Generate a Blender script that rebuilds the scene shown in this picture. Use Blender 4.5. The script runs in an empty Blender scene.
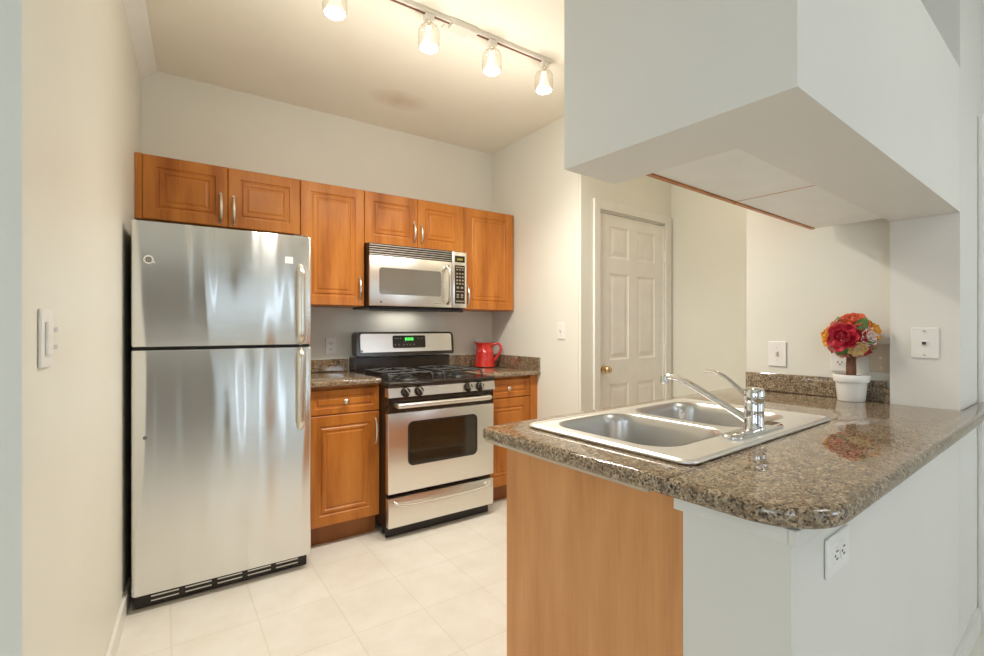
import bpy, bmesh, math, random
from mathutils import Vector, Matrix
random.seed(7)
R = math.radians
S = bpy.context.scene
COL = S.collection
PI = math.pi

# ------------------------------------------------------------------ camera, world, big lights, exposure
CAM_H = 1.25
cam_data = bpy.data.cameras.new('camera')
cam = bpy.data.objects.new('camera', cam_data); COL.objects.link(cam)
cam_data.sensor_width = 36.0
cam_data.lens = 36.0 * 478.0 / 984.0
cam_data.clip_start = 0.02
cam.location = (0, 0, CAM_H)
VIEW = math.atan2(696.0, 478.0)              # angle between the view axis and the kitchen back wall
cam.rotation_euler = (R(90), 0, VIEW - R(90))
S.camera = cam
S.view_settings.view_transform = 'Standard'
S.view_settings.look = 'None'
S.view_settings.gamma = 1.0
S.view_settings.use_curve_mapping = False
S.view_settings.exposure = 0.25

world = bpy.data.worlds.new('sky'); S.world = world; world.use_nodes = True
wb = world.node_tree.nodes['Background']
wb.inputs[0].default_value = (0.72, 0.86, 1.0, 1); wb.inputs[1].default_value = 3.0

def area(name, loc, rot, sx, sy, power, color):
    l = bpy.data.lights.new(name, 'AREA'); l.shape = 'RECTANGLE'; l.size = sx; l.size_y = sy
    l.energy = power; l.color = color
    o = bpy.data.objects.new(name, l); COL.objects.link(o); o.location = loc; o.rotation_euler = rot
    return o
# daylight coming in through the dining room windows behind the camera
area('window_daylight', (-1.95, -3.16, 1.4), (R(90), 0, 0), 1.4, 1.5, 6, (0.80, 0.90, 1.0))
area('far_window_daylight', (3.28, -3.16, 1.35), (R(90), 0, 0), 1.0, 1.6, 8, (0.80, 0.90, 1.0))
area('side_window_daylight', (-2.93, -1.2, 1.35), (R(90), 0, R(-90)), 1.6, 1.5, 1.5, (0.84, 0.92, 1.0))
# unseen fill light added over the dining side to brighten its walls
area('dining_fill_light', (2.0, -.9, 2.70), (0, 0, 0), .8, .8, 9, (1.0, .97, .94))
# warm fill light added out of view in the hall, behind the flower wall
area('hall_fill_light', (2.95, 1.45, 2.69), (0, 0, 0), .35, .35, 2.8, (1.0, .86, .62))

# ------------------------------------------------------------------ frames
# A: the kitchen back wall (world axes).  B: the peninsula, turned a few degrees.
FB = VIEW - math.atan2(618.0, 478.0)
FR = {'A': 0.0, 'B': FB}
ORG = {}

def T(p, fr):
    c, s = math.cos(FR[fr]), math.sin(FR[fr])
    return Vector((c*p[0]-s*p[1], s*p[0]+c*p[1], p[2]))

def props(o, label, cat, group=None, kind=None):
    if label: o['label'] = label
    if cat: o['category'] = cat
    if group: o['group'] = group
    if kind: o['kind'] = kind
    return o

def thing(name, label, cat, base, fr='A', group=None, rot=None, kind=None):
    """Empty at the thing's base. Parts are given in frame coordinates (rot None) or local ones."""
    o = bpy.data.objects.new(name, None); COL.objects.link(o)
    o.empty_display_size = 0.05
    o.location = T(base, fr); o.rotation_euler = (0, 0, FR[fr] + (rot or 0.0))
    ORG[o.name] = Vector(base) if rot is None else Vector((0, 0, 0))
    return props(o, label, cat, group, kind)

def obj(name, bm, mat, parent=None, smooth=None, root=None, label=None):
    me = bpy.data.meshes.new(name)
    o = bpy.data.objects.new(name, me); COL.objects.link(o)
    r = root
    if parent is not None:
        p = parent
        while p.parent is not None: p = p.parent
        off = ORG.get(p.name, Vector((0, 0, 0)))
        bm.transform(Matrix.Translation(-off))
        o.parent = parent
    bmesh.ops.recalc_face_normals(bm, faces=bm.faces[:])
    bm.to_mesh(me); bm.free()
    for m in (mat if isinstance(mat, (list, tuple)) else [mat]): me.materials.append(m)
    if smooth:
        for p in me.polygons: p.use_smooth = True
        try: me.set_sharp_from_angle(angle=R(smooth))
        except Exception: pass
    if label: o['label'] = label
    return o

def solo(name, bm, mat, label, cat, fr='A', kind=None, group=None, smooth=None, base=None):
    """a thing that is one mesh; bm in frame coordinates"""
    if base is None:
        cs = [v.co for v in bm.verts]
        base = Vector((sum(c.x for c in cs)/len(cs), sum(c.y for c in cs)/len(cs), min(c.z for c in cs)))
    bm.transform(Matrix.Translation(-Vector(base)))
    o = obj(name, bm, mat, smooth=smooth)
    o.location = T(base, fr); o.rotation_euler = (0, 0, FR[fr])
    return props(o, label, cat, group, kind)

# ------------------------------------------------------------------ mesh helpers
def new(): return bmesh.new()

def box(bm, x0, x1, y0, y1, z0, z1, bev=0.0, seg=2, mi=0):
    b = bmesh.new()
    bmesh.ops.create_cube(b, size=1.0)
    for v in b.verts:
        v.co = Vector((x0 + (v.co.x+.5)*(x1-x0), y0 + (v.co.y+.5)*(y1-y0), z0 + (v.co.z+.5)*(z1-z0)))
    if bev > 0: bmesh.ops.bevel(b, geom=b.edges[:], offset=bev, segments=seg, profile=.5, affect='EDGES')
    for f in b.faces: f.material_index = mi
    join(bm, b)
    return bm

def join(bm, b):
    m = bpy.data.meshes.new('tmp'); b.to_mesh(m); b.free(); bm.from_mesh(m); bpy.data.meshes.remove(m)

def rings(bm, loops, closed=True, cap0=False, cap1=False, mi=0):
    vs = [[bm.verts.new(p) for p in l] for l in loops]
    n = len(vs[0])
    for a, b in zip(vs, vs[1:]):
        for i in range(n if closed else n-1):
            f = bm.faces.new((a[i], a[(i+1) % n], b[(i+1) % n], b[i])); f.material_index = mi
    if cap0: bm.faces.new(vs[0][::-1]).material_index = mi
    if cap1: bm.faces.new(vs[-1]).material_index = mi
    return vs

def lathe(bm, prof, cx=0, cy=0, n=32, axis='z', mi=0, cap0=False, cap1=False, mtx=None):
    loops = []
    for r, z in prof:
        l = []
        for i in range(n):
            a = 2*PI*i/n
            p = Vector((r*math.cos(a), r*math.sin(a), z))
            if mtx is not None: p = mtx @ p
            l.append(p + Vector((cx, cy, 0)))
        loops.append(l)
    return rings(bm, loops, True, cap0, cap1, mi)

def cyl(bm, p0, p1, r0, r1=None, n=20, mi=0, bev=0.0):
    p0, p1 = Vector(p0), Vector(p1)
    d = (p1-p0); L = d.length
    q = d.to_track_quat('Z', 'Y').to_matrix().to_4x4()
    m = Matrix.Translation(p0) @ q
    r1 = r0 if r1 is None else r1
    pr = [(r0, 0), (r1, L)] if bev <= 0 else [(r0-bev, 0), (r0, bev), (r1, L-bev), (r1-bev, L)]
    loops = [[m @ Vector((r*math.cos(2*PI*i/n), r*math.sin(2*PI*i/n), z)) for i in range(n)] for r, z in pr]
    rings(bm, loops, True, True, True, mi)
    return bm

def smooth_path(pts, sub=6):
    pts = [Vector(p) for p in pts]; out = []
    for i in range(len(pts)-1):
        p0 = pts[max(i-1, 0)]; p1 = pts[i]; p2 = pts[i+1]; p3 = pts[min(i+2, len(pts)-1)]
        for k in range(sub):
            t = k/sub
            out.append(.5*((2*p1)+(p2-p0)*t+(2*p0-5*p1+4*p2-p3)*t*t+(3*p1-p0-3*p2+p3)*t**3))
    out.append(pts[-1]); return out

def tube(bm, pts, r, n=10, sx=1.0, mi=0, up=None, sy=1.0):
    """tube along points; r is a number or a list; sx / sy flatten the section"""
    pts = [Vector(p) for p in pts]
    loops = []
    up = Vector(up) if up else None
    for i, p in enumerate(pts):
        t = (pts[min(i+1, len(pts)-1)] - pts[max(i-1, 0)]).normalized()
        u = up if up else (Vector((0, 0, 1)) if abs(t.z) < .9 else Vector((1, 0, 0)))
        s = t.cross(u).normalized(); w = s.cross(t).normalized()
        rr = r[i] if isinstance(r, (list, tuple)) else r
        loops.append([p + s*(rr*sx*math.cos(2*PI*k/n)) + w*(rr*sy*math.sin(2*PI*k/n)) for k in range(n)])
    rings(bm, loops, True, True, True, mi)
    return bm

def prism(bm, poly, z0, z1, mi=0):
    a = [Vector((p[0], p[1], z0)) for p in poly]; b = [Vector((p[0], p[1], z1)) for p in poly]
    rings(bm, [a, b], True, True, True, mi); return bm

def rrect(x0, x1, y0, y1, r, n=6):
    rr = r if isinstance(r, (list, tuple)) else [r]*4
    out = []
    for (cx, cy, a0, q) in ((x1-rr[0], y1-rr[0], 0, rr[0]), (x0+rr[1], y1-rr[1], 90, rr[1]),
                            (x0+rr[2], y0+rr[2], 180, rr[2]), (x1-rr[3], y0+rr[3], 270, rr[3])):
        for k in range(n+1):
            a = R(a0 + 90*k/n); out.append((cx+q*math.cos(a), cy+q*math.sin(a)))
    return out

def filled(outer, holes, z0, z1, bev, res=3):
    """slab with holes and rounded edges from 2D outlines, as a bmesh"""
    cu = bpy.data.curves.new('tmp', 'CURVE'); cu.dimensions = '2D'; cu.fill_mode = 'BOTH'
    cu.extrude = (z1-z0)/2 - bev; cu.bevel_depth = bev; cu.bevel_resolution = res; cu.offset = -bev
    for loop in [outer]+holes:
        sp = cu.splines.new('POLY'); sp.points.add(len(loop)-1); sp.use_cyclic_u = True
        for i, p in enumerate(loop): sp.points[i].co = (p[0], p[1], 0, 1)
    o = bpy.data.objects.new('tmp', cu); COL.objects.link(o)
    dg = bpy.context.evaluated_depsgraph_get(); dg.update()
    me = bpy.data.meshes.new_from_object(o.evaluated_get(dg))
    bm = bmesh.new(); bm.from_mesh(me)
    bpy.data.objects.remove(o); bpy.data.curves.remove(cu); bpy.data.meshes.remove(me)
    bmesh.ops.remove_doubles(bm, verts=bm.verts[:], dist=1e-5)
    bm.transform(Matrix.Translation((0, 0, (z0+z1)/2)))
    return bm

# ------------------------------------------------------------------ materials
def base_mat(name):
    m = bpy.data.materials.new(name); m.use_nodes = True
    nt = m.node_tree; b = nt.nodes['Principled BSDF']
    return m, nt, b
def ramp(nt, stops):
    r = nt.nodes.new('ShaderNodeValToRGB')
    e = r.color_ramp.elements
    while len(e) < len(stops): e.new(.5)
    for i, (p, c) in enumerate(stops): e[i].position = p; e[i].color = (*c, 1)
    return r
def coords(nt, scale=(1, 1, 1), loc=(0, 0, 0), kind='Object'):
    tc = nt.nodes.new('ShaderNodeTexCoord'); mp = nt.nodes.new('ShaderNodeMapping')
    mp.inputs['Scale'].default_value = scale; mp.inputs['Location'].default_value = loc
    nt.links.new(tc.outputs[kind], mp.inputs['Vector']); return mp
def noise(nt, vec, scale, detail=2, rough=.5):
    n = nt.nodes.new('ShaderNodeTexNoise'); n.inputs['Scale'].default_value = scale
    n.inputs['Detail'].default_value = detail; n.inputs['Roughness'].default_value = rough
    if vec: nt.links.new(vec.outputs[0], n.inputs['Vector'])
    return n
def bump(nt, b, h, strength, dist):
    bp = nt.nodes.new('ShaderNodeBump'); bp.inputs['Strength'].default_value = strength
    bp.inputs['Distance'].default_value = dist
    nt.links.new(h, bp.inputs['Height']); nt.links.new(bp.outputs[0], b.inputs['Normal'])

def plain(name, col, rough=.5, metal=0, spec=.5, coat=0):
    m, nt, b = base_mat(name)
    b.inputs['Roughness'].default_value = rough; b.inputs['Metallic'].default_value = metal
    b.inputs['Specular IOR Level'].default_value = spec
    if coat: b.inputs['Coat Weight'].default_value = coat; b.inputs['Coat Roughness'].default_value = .05
    n = noise(nt, coords(nt), 9, 3)
    r = ramp(nt, [(.3, tuple(c*.97 for c in col)), (.7, tuple(min(1, c*1.03) for c in col))])
    nt.links.new(n.outputs['Fac'], r.inputs[0]); nt.links.new(r.outputs[0], b.inputs['Base Color'])
    return m

def paint(name, col, rough=.45, bumpy=.08, stain=None):
    m, nt, b = base_mat(name)
    b.inputs['Roughness'].default_value = rough; b.inputs['Specular IOR Level'].default_value = .4
    c = coords(nt)
    n = noise(nt, c, 1.6, 3); r = ramp(nt, [(.3, tuple(x*.975 for x in col)), (.7, tuple(min(1, x*1.02) for x in col))])
    nt.links.new(n.outputs['Fac'], r.inputs[0])
    out = r.outputs[0]
    if stain:
        for (loc, sc, colr, amt) in stain:
            mp = coords(nt, (1/sc[0], 1/sc[1], 1/sc[2]), (-loc[0]/sc[0], -loc[1]/sc[1], -loc[2]/sc[2]))
            g = nt.nodes.new('ShaderNodeTexGradient'); g.gradient_type = 'SPHERICAL'
            nt.links.new(mp.outputs[0], g.inputs[0])
            nn = noise(nt, c, 9, 3); mu = nt.nodes.new('ShaderNodeMath'); mu.operation = 'MULTIPLY'
            nt.links.new(g.outputs['Fac'], mu.inputs[0]); nt.links.new(nn.outputs['Fac'], mu.inputs[1])
            m2 = nt.nodes.new('ShaderNodeMath'); m2.operation = 'MULTIPLY'; m2.inputs[1].default_value = amt; m2.use_clamp = True
            nt.links.new(mu.outputs[0], m2.inputs[0])
            mx = nt.nodes.new('ShaderNodeMix'); mx.data_type = 'RGBA'
            nt.links.new(m2.outputs[0], mx.inputs[0]); nt.links.new(out, mx.inputs[6]); mx.inputs[7].default_value = (*colr, 1)
            out = mx.outputs[2]
    nt.links.new(out, b.inputs['Base Color'])
    n2 = noise(nt, c, 160, 2); bump(nt, b, n2.outputs['Fac'], bumpy, .004)
    return m

def wood(name, dark, mid, light, rough=.33, scale=(7, 7, 1.1)):
    m, nt, b = base_mat(name)
    b.inputs['Roughness'].default_value = rough
    b.inputs['Specular IOR Level'].default_value = .32
    c = coords(nt, scale)
    n1 = noise(nt, c, 1.5, 4, .55)
    c2 = coords(nt, (scale[0]*12, scale[1]*12, scale[2]*3))
    n2 = noise(nt, c2, 2.0, 3, .6)
    ad = nt.nodes.new('ShaderNodeMath'); ad.operation = 'MULTIPLY_ADD'; ad.inputs[1].default_value = .25
    nt.links.new(n2.outputs['Fac'], ad.inputs[0]); nt.links.new(n1.outputs['Fac'], ad.inputs[2])
    r = ramp(nt, [(.38, dark), (.6, mid), (.85, light)])
    nt.links.new(ad.outputs[0], r.inputs[0]); nt.links.new(r.outputs[0], b.inputs['Base Color'])
    return m

def granite(name):
    m, nt, b = base_mat(name)
    b.inputs['Roughness'].default_value = .05; b.inputs['Specular IOR Level'].default_value = 1.0
    c = coords(nt)
    n0 = noise(nt, c, 60, 3, .6)
    ad = nt.nodes.new('ShaderNodeMixRGB'); ad.blend_type = 'ADD'; ad.inputs[0].default_value = .012
    nt.links.new(c.outputs[0], ad.inputs[1]); nt.links.new(n0.outputs['Color'], ad.inputs[2])
    v = nt.nodes.new('ShaderNodeTexVoronoi'); v.inputs['Scale'].default_value = 240
    nt.links.new(ad.outputs[0], v.inputs['Vector'])
    sep = nt.nodes.new('ShaderNodeSeparateColor'); nt.links.new(v.outputs['Color'], sep.inputs[0])
    r1 = ramp(nt, [(0.0, (.025, .015, .009)), (.15, (.08, .048, .026)), (.26, (.19, .125, .07)), (.5, (.29, .20, .12)),
                   (.75, (.37, .275, .175)), (1, (.50, .40, .28))])
    nt.links.new(sep.outputs[0], r1.inputs[0])
    n1 = noise(nt, c, 26, 4, .65)
    r2 = ramp(nt, [(.35, (.5, .45, .4)), (.55, (1, 1, 1))])
    nt.links.new(n1.outputs['Fac'], r2.inputs[0])
    mx = nt.nodes.new('ShaderNodeMixRGB'); mx.blend_type = 'MULTIPLY'; mx.inputs[0].default_value = .85
    nt.links.new(r1.outputs[0], mx.inputs[1]); nt.links.new(r2.outputs[0], mx.inputs[2])
    nt.links.new(mx.outputs[0], b.inputs['Base Color'])
    return m

def steel(name, col, rough, brush=(2, 2, 260), wavy=0.0, wscale=(2.2, 1, .55), rvar=.06):
    m, nt, b = base_mat(name)
    b.inputs['Metallic'].default_value = 1.0
    b.inputs['Base Color'].default_value = (*col, 1)
    n = noise(nt, coords(nt, brush), 1.0, 3)
    r = nt.nodes.new('ShaderNodeMapRange'); r.inputs['To Min'].default_value = rough-rvar; r.inputs['To Max'].default_value = rough+rvar
    nt.links.new(n.outputs['Fac'], r.inputs[0]); nt.links.new(r.outputs[0], b.inputs['Roughness'])
    if wavy:
        w = noise(nt, coords(nt, wscale, (3.1, 0, 1.7)), 2.0, 1.0)
        bump(nt, b, w.outputs['Fac'], 1.0, wavy)
    return m

def tile(name):
    m, nt, b = base_mat(name)
    b.inputs['Roughness'].default_value = .32; b.inputs['Specular IOR Level'].default_value = .4
    mp = coords(nt, (1, .31/.33, 1), (-.025, -(2.585 % .33)*.31/.33, 0))
    br = nt.nodes.new('ShaderNodeTexBrick'); br.offset = 0; br.squash = 1
    br.inputs['Scale'].default_value = 1.0
    br.inputs['Brick Width'].default_value = .31; br.inputs['Row Height'].default_value = .31
    br.inputs['Mortar Size'].default_value = .0035; br.inputs['Mortar Smooth'].default_value = .35
    br.inputs['Bias'].default_value = 0
    nt.links.new(mp.outputs[0], br.inputs['Vector'])
    br.inputs['Color1'].default_value = (.84, .81, .75, 1); br.inputs['Color2'].default_value = (.81, .775, .71, 1)
    br.inputs['Mortar'].default_value = (.76, .71, .62, 1)
    n = noise(nt, coords(nt), 5.5, 5, .65); r = ramp(nt, [(.3, (.9, .87, .82)), (.65, (1, 1, 1))])
    nt.links.new(n.outputs['Fac'], r.inputs[0])
    mx = nt.nodes.new('ShaderNodeMixRGB'); mx.blend_type = 'MULTIPLY'; mx.inputs[0].default_value = .8
    nt.links.new(br.outputs['Color'], mx.inputs[1]); nt.links.new(r.outputs[0], mx.inputs[2])
    nt.links.new(mx.outputs[0], b.inputs['Base Color'])
    inv = nt.nodes.new('ShaderNodeMath'); inv.operation = 'SUBTRACT'; inv.inputs[0].default_value = 1
    nt.links.new(br.outputs['Fac'], inv.inputs[1]); bump(nt, b, inv.outputs[0], .3, .002)
    return m

def emit(name, col, strength):
    m, nt, b = base_mat(name)
    b.inputs['Base Color'].default_value = (*col, 1)
    b.inputs['Emission Color'].default_value = (*col, 1); b.inputs['Emission Strength'].default_value = strength
    return m

def clear_glass(name, tint=(1, 1, 1), fac=.12):
    m, nt, b = base_mat(name)
    out = nt.nodes['Material Output']
    tr = nt.nodes.new('ShaderNodeBsdfTransparent'); tr.inputs[0].default_value = (*tint, 1)
    gl = nt.nodes.new('ShaderNodeBsdfGlossy'); gl.inputs['Roughness'].default_value = .05
    lw = nt.nodes.new('ShaderNodeLayerWeight'); lw.inputs[0].default_value = fac
    mx = nt.nodes.new('ShaderNodeMixShader')
    nt.links.new(lw.outputs['Facing'], mx.inputs[0]); nt.links.new(tr.outputs[0], mx.inputs[1]); nt.links.new(gl.outputs[0], mx.inputs[2])
    nt.links.new(mx.outputs[0], out.inputs['Surface'])
    return m

WALLC = (.80, .786, .702)
M = {}
M['wall'] = paint('wall_paint', WALLC)
M['taupe'] = paint('taupe_paint', (.40, .345, .30))
M['white_wall'] = paint('partition_paint', (.81, .79, .74), rough=.4)
M['ceiling'] = paint('ceiling_paint', (.93, .885, .765), rough=.6,
                     stain=[((1.27, 2.92, 2.74), (.22, .14, .2), (.62, .46, .30), 1.1)])
M['trim'] = plain('white_trim', (.80, .78, .73), .35)
M['door'] = plain('door_paint', (.86, .83, .78), .38)
M['floor'] = tile('floor_tile')
M['carpet'] = plain('dining_floor', (.70, .65, .57), .7)
M['wood'] = wood('maple_door', (.32, .090, .012), (.50, .168, .027), (.61, .235, .046))
M['woodside'] = wood('maple_panel', (.56, .245, .085), (.68, .315, .118), (.76, .385, .16), rough=.4)
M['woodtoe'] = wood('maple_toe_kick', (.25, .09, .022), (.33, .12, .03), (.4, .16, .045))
M['white_board'] = plain('white_melamine', (.88, .87, .83), .35)
M['granite'] = granite('granite')
M['fridge'] = steel('fridge_steel', (.76, .76, .755), .17, wavy=.020, rvar=0.0, wscale=(2.9, 1, .38))
_nt = M['fridge'].node_tree; _b = _nt.nodes['Principled BSDF']; _b.inputs['Anisotropic'].default_value = 1.0
_v = _nt.nodes.new('ShaderNodeCombineXYZ'); _v.inputs[2].default_value = 1.0          # horizontal brushing smears reflections vertically
_nt.links.new(_v.outputs[0], _b.inputs['Tangent'])
M['steel'] = steel('brushed_steel', (.78, .75, .70), .30)
M['sink'] = steel('sink_steel', (.88, .87, .85), .36, brush=(260, 2, 2))
M['bowl'] = steel('bowl_steel', (.62, .60, .575), .30, brush=(2, 2, 2), rvar=.01)
M['nickel'] = plain('satin_nickel', (.70, .66, .58), .28, 1)
M['chrome'] = plain('chrome', (.78, .78, .78), .08, 1)
M['brass'] = plain('aged_brass', (.66, .50, .30), .25, 1)
M['black'] = plain('black_enamel', (.026, .018, .013), .16)
M['blackmat'] = plain('black_plastic', (.02, .017, .015), .45)
M['iron'] = plain('cast_iron', (.045, .043, .042), .38)
M['brownblack'] = plain('dark_side_panel', (.022, .012, .009), .4)
M['ovenglass'] = plain('oven_glass', (.030, .022, .012), .06, coat=.5)
M['mwglass'] = plain('microwave_glass', (.16, .145, .12), .10)
M['gap'] = plain('shadow_gap', (.01, .009, .008), .6)
M['plastic'] = plain('white_plastic', (.86, .84, .80), .35)
M['almond'] = plain('almond_plastic', (.62, .52, .38), .4)
M['button'] = plain('button_grey', (.26, .21, .15), .45)
M['slot'] = plain('slot_dark', (.06, .05, .045), .5)
M['red'] = plain('red_enamel', (.60, .030, .022), .16, coat=.4)
M['potwhite'] = plain('pot_glaze', (.84, .82, .78), .25)
M['soil'] = plain('soil', (.10, .05, .03), .9)
M['bark'] = plain('stem_bark', (.20, .085, .045), .7)
M['leaf'] = plain('leaf_green', (.10, .21, .05), .55)
M['moss'] = plain('flower_core', (.16, .05, .03), .8)
M['badge'] = plain('badge_white', (.88, .85, .78), .35)
M['badgegrey'] = plain('badge_grey', (.16, .16, .17), .35)
M['green_led'] = emit('green_led', (.08, .9, .12), 1.2)
M['amber_led'] = emit('dim_amber_led', (.35, .30, .05), .25)
M['bulb'] = emit('bulb_face', (1.0, .93, .82), 14)
M['lampwhite'] = plain('lamp_white', (.82, .78, .70), .35)
M['fill_panel'] = emit('cooktop_fill_glow', (1.0, .93, .82), .6)  # glow of the panel added under the microwave
M['bulbglass'] = emit('lit_bulb_glass', (1.0, .95, .86), .45)
M['glassshade'] = clear_glass('clear_lamp_glass', (.99, .985, .97), .10)
M['pane'] = clear_glass('window_glass', (1, 1, 1), .08)
PET = {'crimson': (.52, .015, .04), 'orange': (.72, .13, .05), 'yellow': (.80, .36, .03), 'pink': (.72, .25, .22),
       'white': (.80, .62, .58), 'cream': (.78, .55, .22), 'red': (.42, .012, .015)}
for k, v in PET.items(): M['petal_'+k] = plain('petal_'+k, v, .55)

# ------------------------------------------------------------------ the room
HC = 2.74
def struct(name, bm, mat, label, fr='A', cat='wall'):
    return solo(name, bm, mat, label, cat, fr, kind='structure', base=(0, 0, 0))

LW = lambda y: -.2883 + .0539*y                       # left kitchen wall, slightly splayed
WB = 3.38; WR = 2.319
struct('floor', box(new(), -.45, 4.2, -.05, 3.5, -.05, 0), M['floor'], 'cream ceramic tile kitchen floor with pale grout', cat='floor')
struct('floor_dining', box(new(), -3.05, 4.2, -3.3, -.05, -.05, 0), M['carpet'], 'plain floor of the dining side behind the viewer', cat='floor')
b = new(); box(b, -3.05, -.45, -.05, 1.4, -.05, 0)
struct('floor_entry', b, M['carpet'], 'plain floor left of the kitchen entrance', cat='floor')
struct('ceiling', box(new(), -3.05, 4.2, -3.3, 3.5, HC, HC+.06), M['ceiling'], 'flat beige ceiling above the kitchen with a faint brown stain', cat='ceiling')
struct('wall_back', box(new(), -.25, 2.46, WB, WB+.1, 0, HC), M['wall'], 'cream back wall behind the refrigerator and stove')
b = new(); prism(b, [(LW(3.379), 3.379), (LW(3.379)-.14, 3.379), (LW(1.249)-.14, 1.249), (LW(1.249), 1.249)], 0, HC)
struct('wall_left', b, M['wall'], 'cream wall left of the refrigerator')
struct('wall_entry', box(new(), -3.0, LW(1.25)-.141, 1.25, 1.37, 0, HC), M['wall'], 'wall at the far left edge facing the dining side')
b = new(); prism(b, [(WR, 2.345), (2.44, 2.352), (2.46, WB-.001), (WR, WB-.001)], 0, HC)
struct('wall_right', b, M['wall'], 'cream wall right of the stove corner')
# hall wall with the door (frame B)
DY = 2.19
b = new(); box(b, 2.455, 2.63, DY, DY+.1, 0, HC); box(b, 3.45, 3.54, DY, DY+.1, 0, HC); box(b, 2.63, 3.45, DY, DY+.1, 2.09, HC)
struct('wall_hall', b, M['wall'], 'cream wall around the white six panel door', 'B')
struct('wall_hall_side', box(new(), 3.54, 3.64, .55, DY+.1, 0, HC), M['wall'], 'warm beige hall wall right of the white door', 'B')
struct('wall_partition', box(new(), 2.51, 2.63, .547, 1.13, 0, HC), M['wall'], 'cream wall with light switch behind the flower pot', 'B')
# stub column, front wall and the doorway at the right edge
b = new(); box(b, 2.455, 2.88, .34, .545, 0, HC); box(b, 2.88, 3.74, .34, .545, 2.07, HC); box(b, 3.74, 3.95, .34, .545, 0, HC)
struct('wall_front', b, M['white_wall'], 'white wall column right of the pass through with phone jack', 'B')
struct('wall_peninsula', box(new(), .922, 2.453, .34, .543, 0, .903), M['white_wall'], 'low white wall under the granite peninsula', 'B')
b = new(); prism(b, [(.95, .34), (2.453, .34), (2.453, .545), (1.165, .545), (1.165, .907), (.95, .907)], 1.68, 2.212)
struct('ceiling_soffit', b, M['white_wall'], 'white boxed soffit hanging above the peninsula', 'B', cat='soffit')
b = new(); box(b, .95, 2.453, .52, .545, 2.2125, HC); box(b, .95, .975, .34, .5195, 2.2125, HC)  # unseen panels added to keep track light off the column above the soffit
struct('ledge_shade_wall', b, M['white_wall'], 'unseen wall added to shade the ledge above the soffit', 'B')
# dining room shell behind the camera
b = new()
for x0, x1, z0, z1 in ((-3.05, -2.7, 0, HC), (-1.2, .45, 0, HC), (2.1, 2.75, 0, HC), (3.82, 4.2, 0, HC), (-2.7, -1.2, 0, .6), (-2.7, -1.2, 2.2, HC), (.45, 2.1, 2.32, HC), (2.75, 3.82, 0, .5), (2.75, 3.82, 2.2, HC)):
    box(b, x0, x1, -3.3, -3.2, z0, z1)
struct('wall_dining', b, M['taupe'], 'dining room wall with the big window behind the viewer')
b = new(); box(b, -3.1, -3.0, -3.2, -2.05, 0, HC); box(b, -3.1, -3.0, -.35, 1.37, 0, HC); box(b, -3.1, -3.0, -2.05, -.35, 2.15, HC); box(b, -3.1, -3.0, -2.05, -.35, 0, .55)
struct('wall_dining_left', b, M['wall'], 'dining room side wall with a window')
struct('wall_dining_right', box(new(), 3.9, 4.0, -3.2, .56, 0, HC), M['wall'], 'dining room right wall')
def window(n, horizontal, a0, a1, z0, z1, pos, label):
    t = thing('window_%d' % n, label, 'window', ((a0+a1)/2, pos, z0) if horizontal else (pos, (a0+a1)/2, z0), 'A', kind='structure')
    def bx(bm, u0, u1, d0, d1, w0, w1):
        return box(bm, u0, u1, pos+d0, pos+d1, w0, w1) if horizontal else box(bm, pos+d0, pos+d1, u0, u1, w0, w1)
    f = new(); e = .05
    bx(f, a0, a1, -.03, .03, z0, z0+e); bx(f, a0, a1, -.03, .03, z1-e, z1); bx(f, a0, a0+e, -.03, .03, z0+e, z1-e); bx(f, a1-e, a1, -.03, .03, z0+e, z1-e)
    mid = (a0+a1)/2; bx(f, mid-.03, mid+.03, -.03, .03, z0+e, z1-e)
    obj('window_frame', f, M['trim'], t)
    g = new(); bx(g, a0+e, mid-.03, -.004, .004, z0+e, z1-e); obj('pane', g, M['pane'], t)
    g = new(); bx(g, mid+.03, a1-e, -.004, .004, z0+e, z1-e); obj('pane', g, M['pane'], t)
window(1, True, .451, 2.099, .001, 2.319, -3.25, 'white framed glass patio door behind the viewer')
window(3, True, -2.699, -1.201, .601, 2.199, -3.25, 'white framed dining room window left of the glass door')
window(4, True, 2.751, 3.819, .501, 2.199, -3.25, 'white framed dining room window right of the glass door')
window(2, False, -2.049, -.351, .551, 2.149, -3.05, 'white framed side window of the dining room')

def sheer(name, col):
    m, nt, b = base_mat(name); out = nt.nodes['Material Output']
    d = nt.nodes.new('ShaderNodeBsdfDiffuse'); d.inputs[0].default_value = (*col, 1)
    t = nt.nodes.new('ShaderNodeBsdfTranslucent'); t.inputs[0].default_value = (*col, 1)
    mx = nt.nodes.new('ShaderNodeMixShader'); mx.inputs[0].default_value = .60
    nt.links.new(d.outputs[0], mx.inputs[1]); nt.links.new(t.outputs[0], mx.inputs[2]); nt.links.new(mx.outputs[0], out.inputs['Surface'])
    return m
M['sheer'] = sheer('sheer_curtain', (.86, .86, .84))
for x0, x1, lb in ((.36, 1.37, 'unseen sheer white curtain panel added on the left side of the glass patio door'), (1.44, 2.18, 'unseen sheer white curtain panel added on the right side of the glass patio door')):  # unseen curtains, added so the fridge reflects a bright streak between soft bands
    n = 160; b = new(); loops = []
    for z in (.03, 1.1, 2.36):
        loops.append([Vector((x0+(x1-x0)*i/n, -3.12+.022*math.sin(i/n*(x1-x0)*52+.4*math.sin(i*.11))*(.7+.3*math.cos(i*.05)), z)) for i in range(n+1)])
    rings(b, loops, closed=False)
    o = solo('curtain', b, M['sheer'], lb, 'curtain', smooth=60, kind='structure')
    sm = o.modifiers.new('thick', 'SOLIDIFY'); sm.thickness = .0008
t = thing('curtain_rod', 'white curtain rod above the glass patio door behind the viewer', 'curtain rod', (1.3, -3.12, 2.37), kind='structure')
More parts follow.
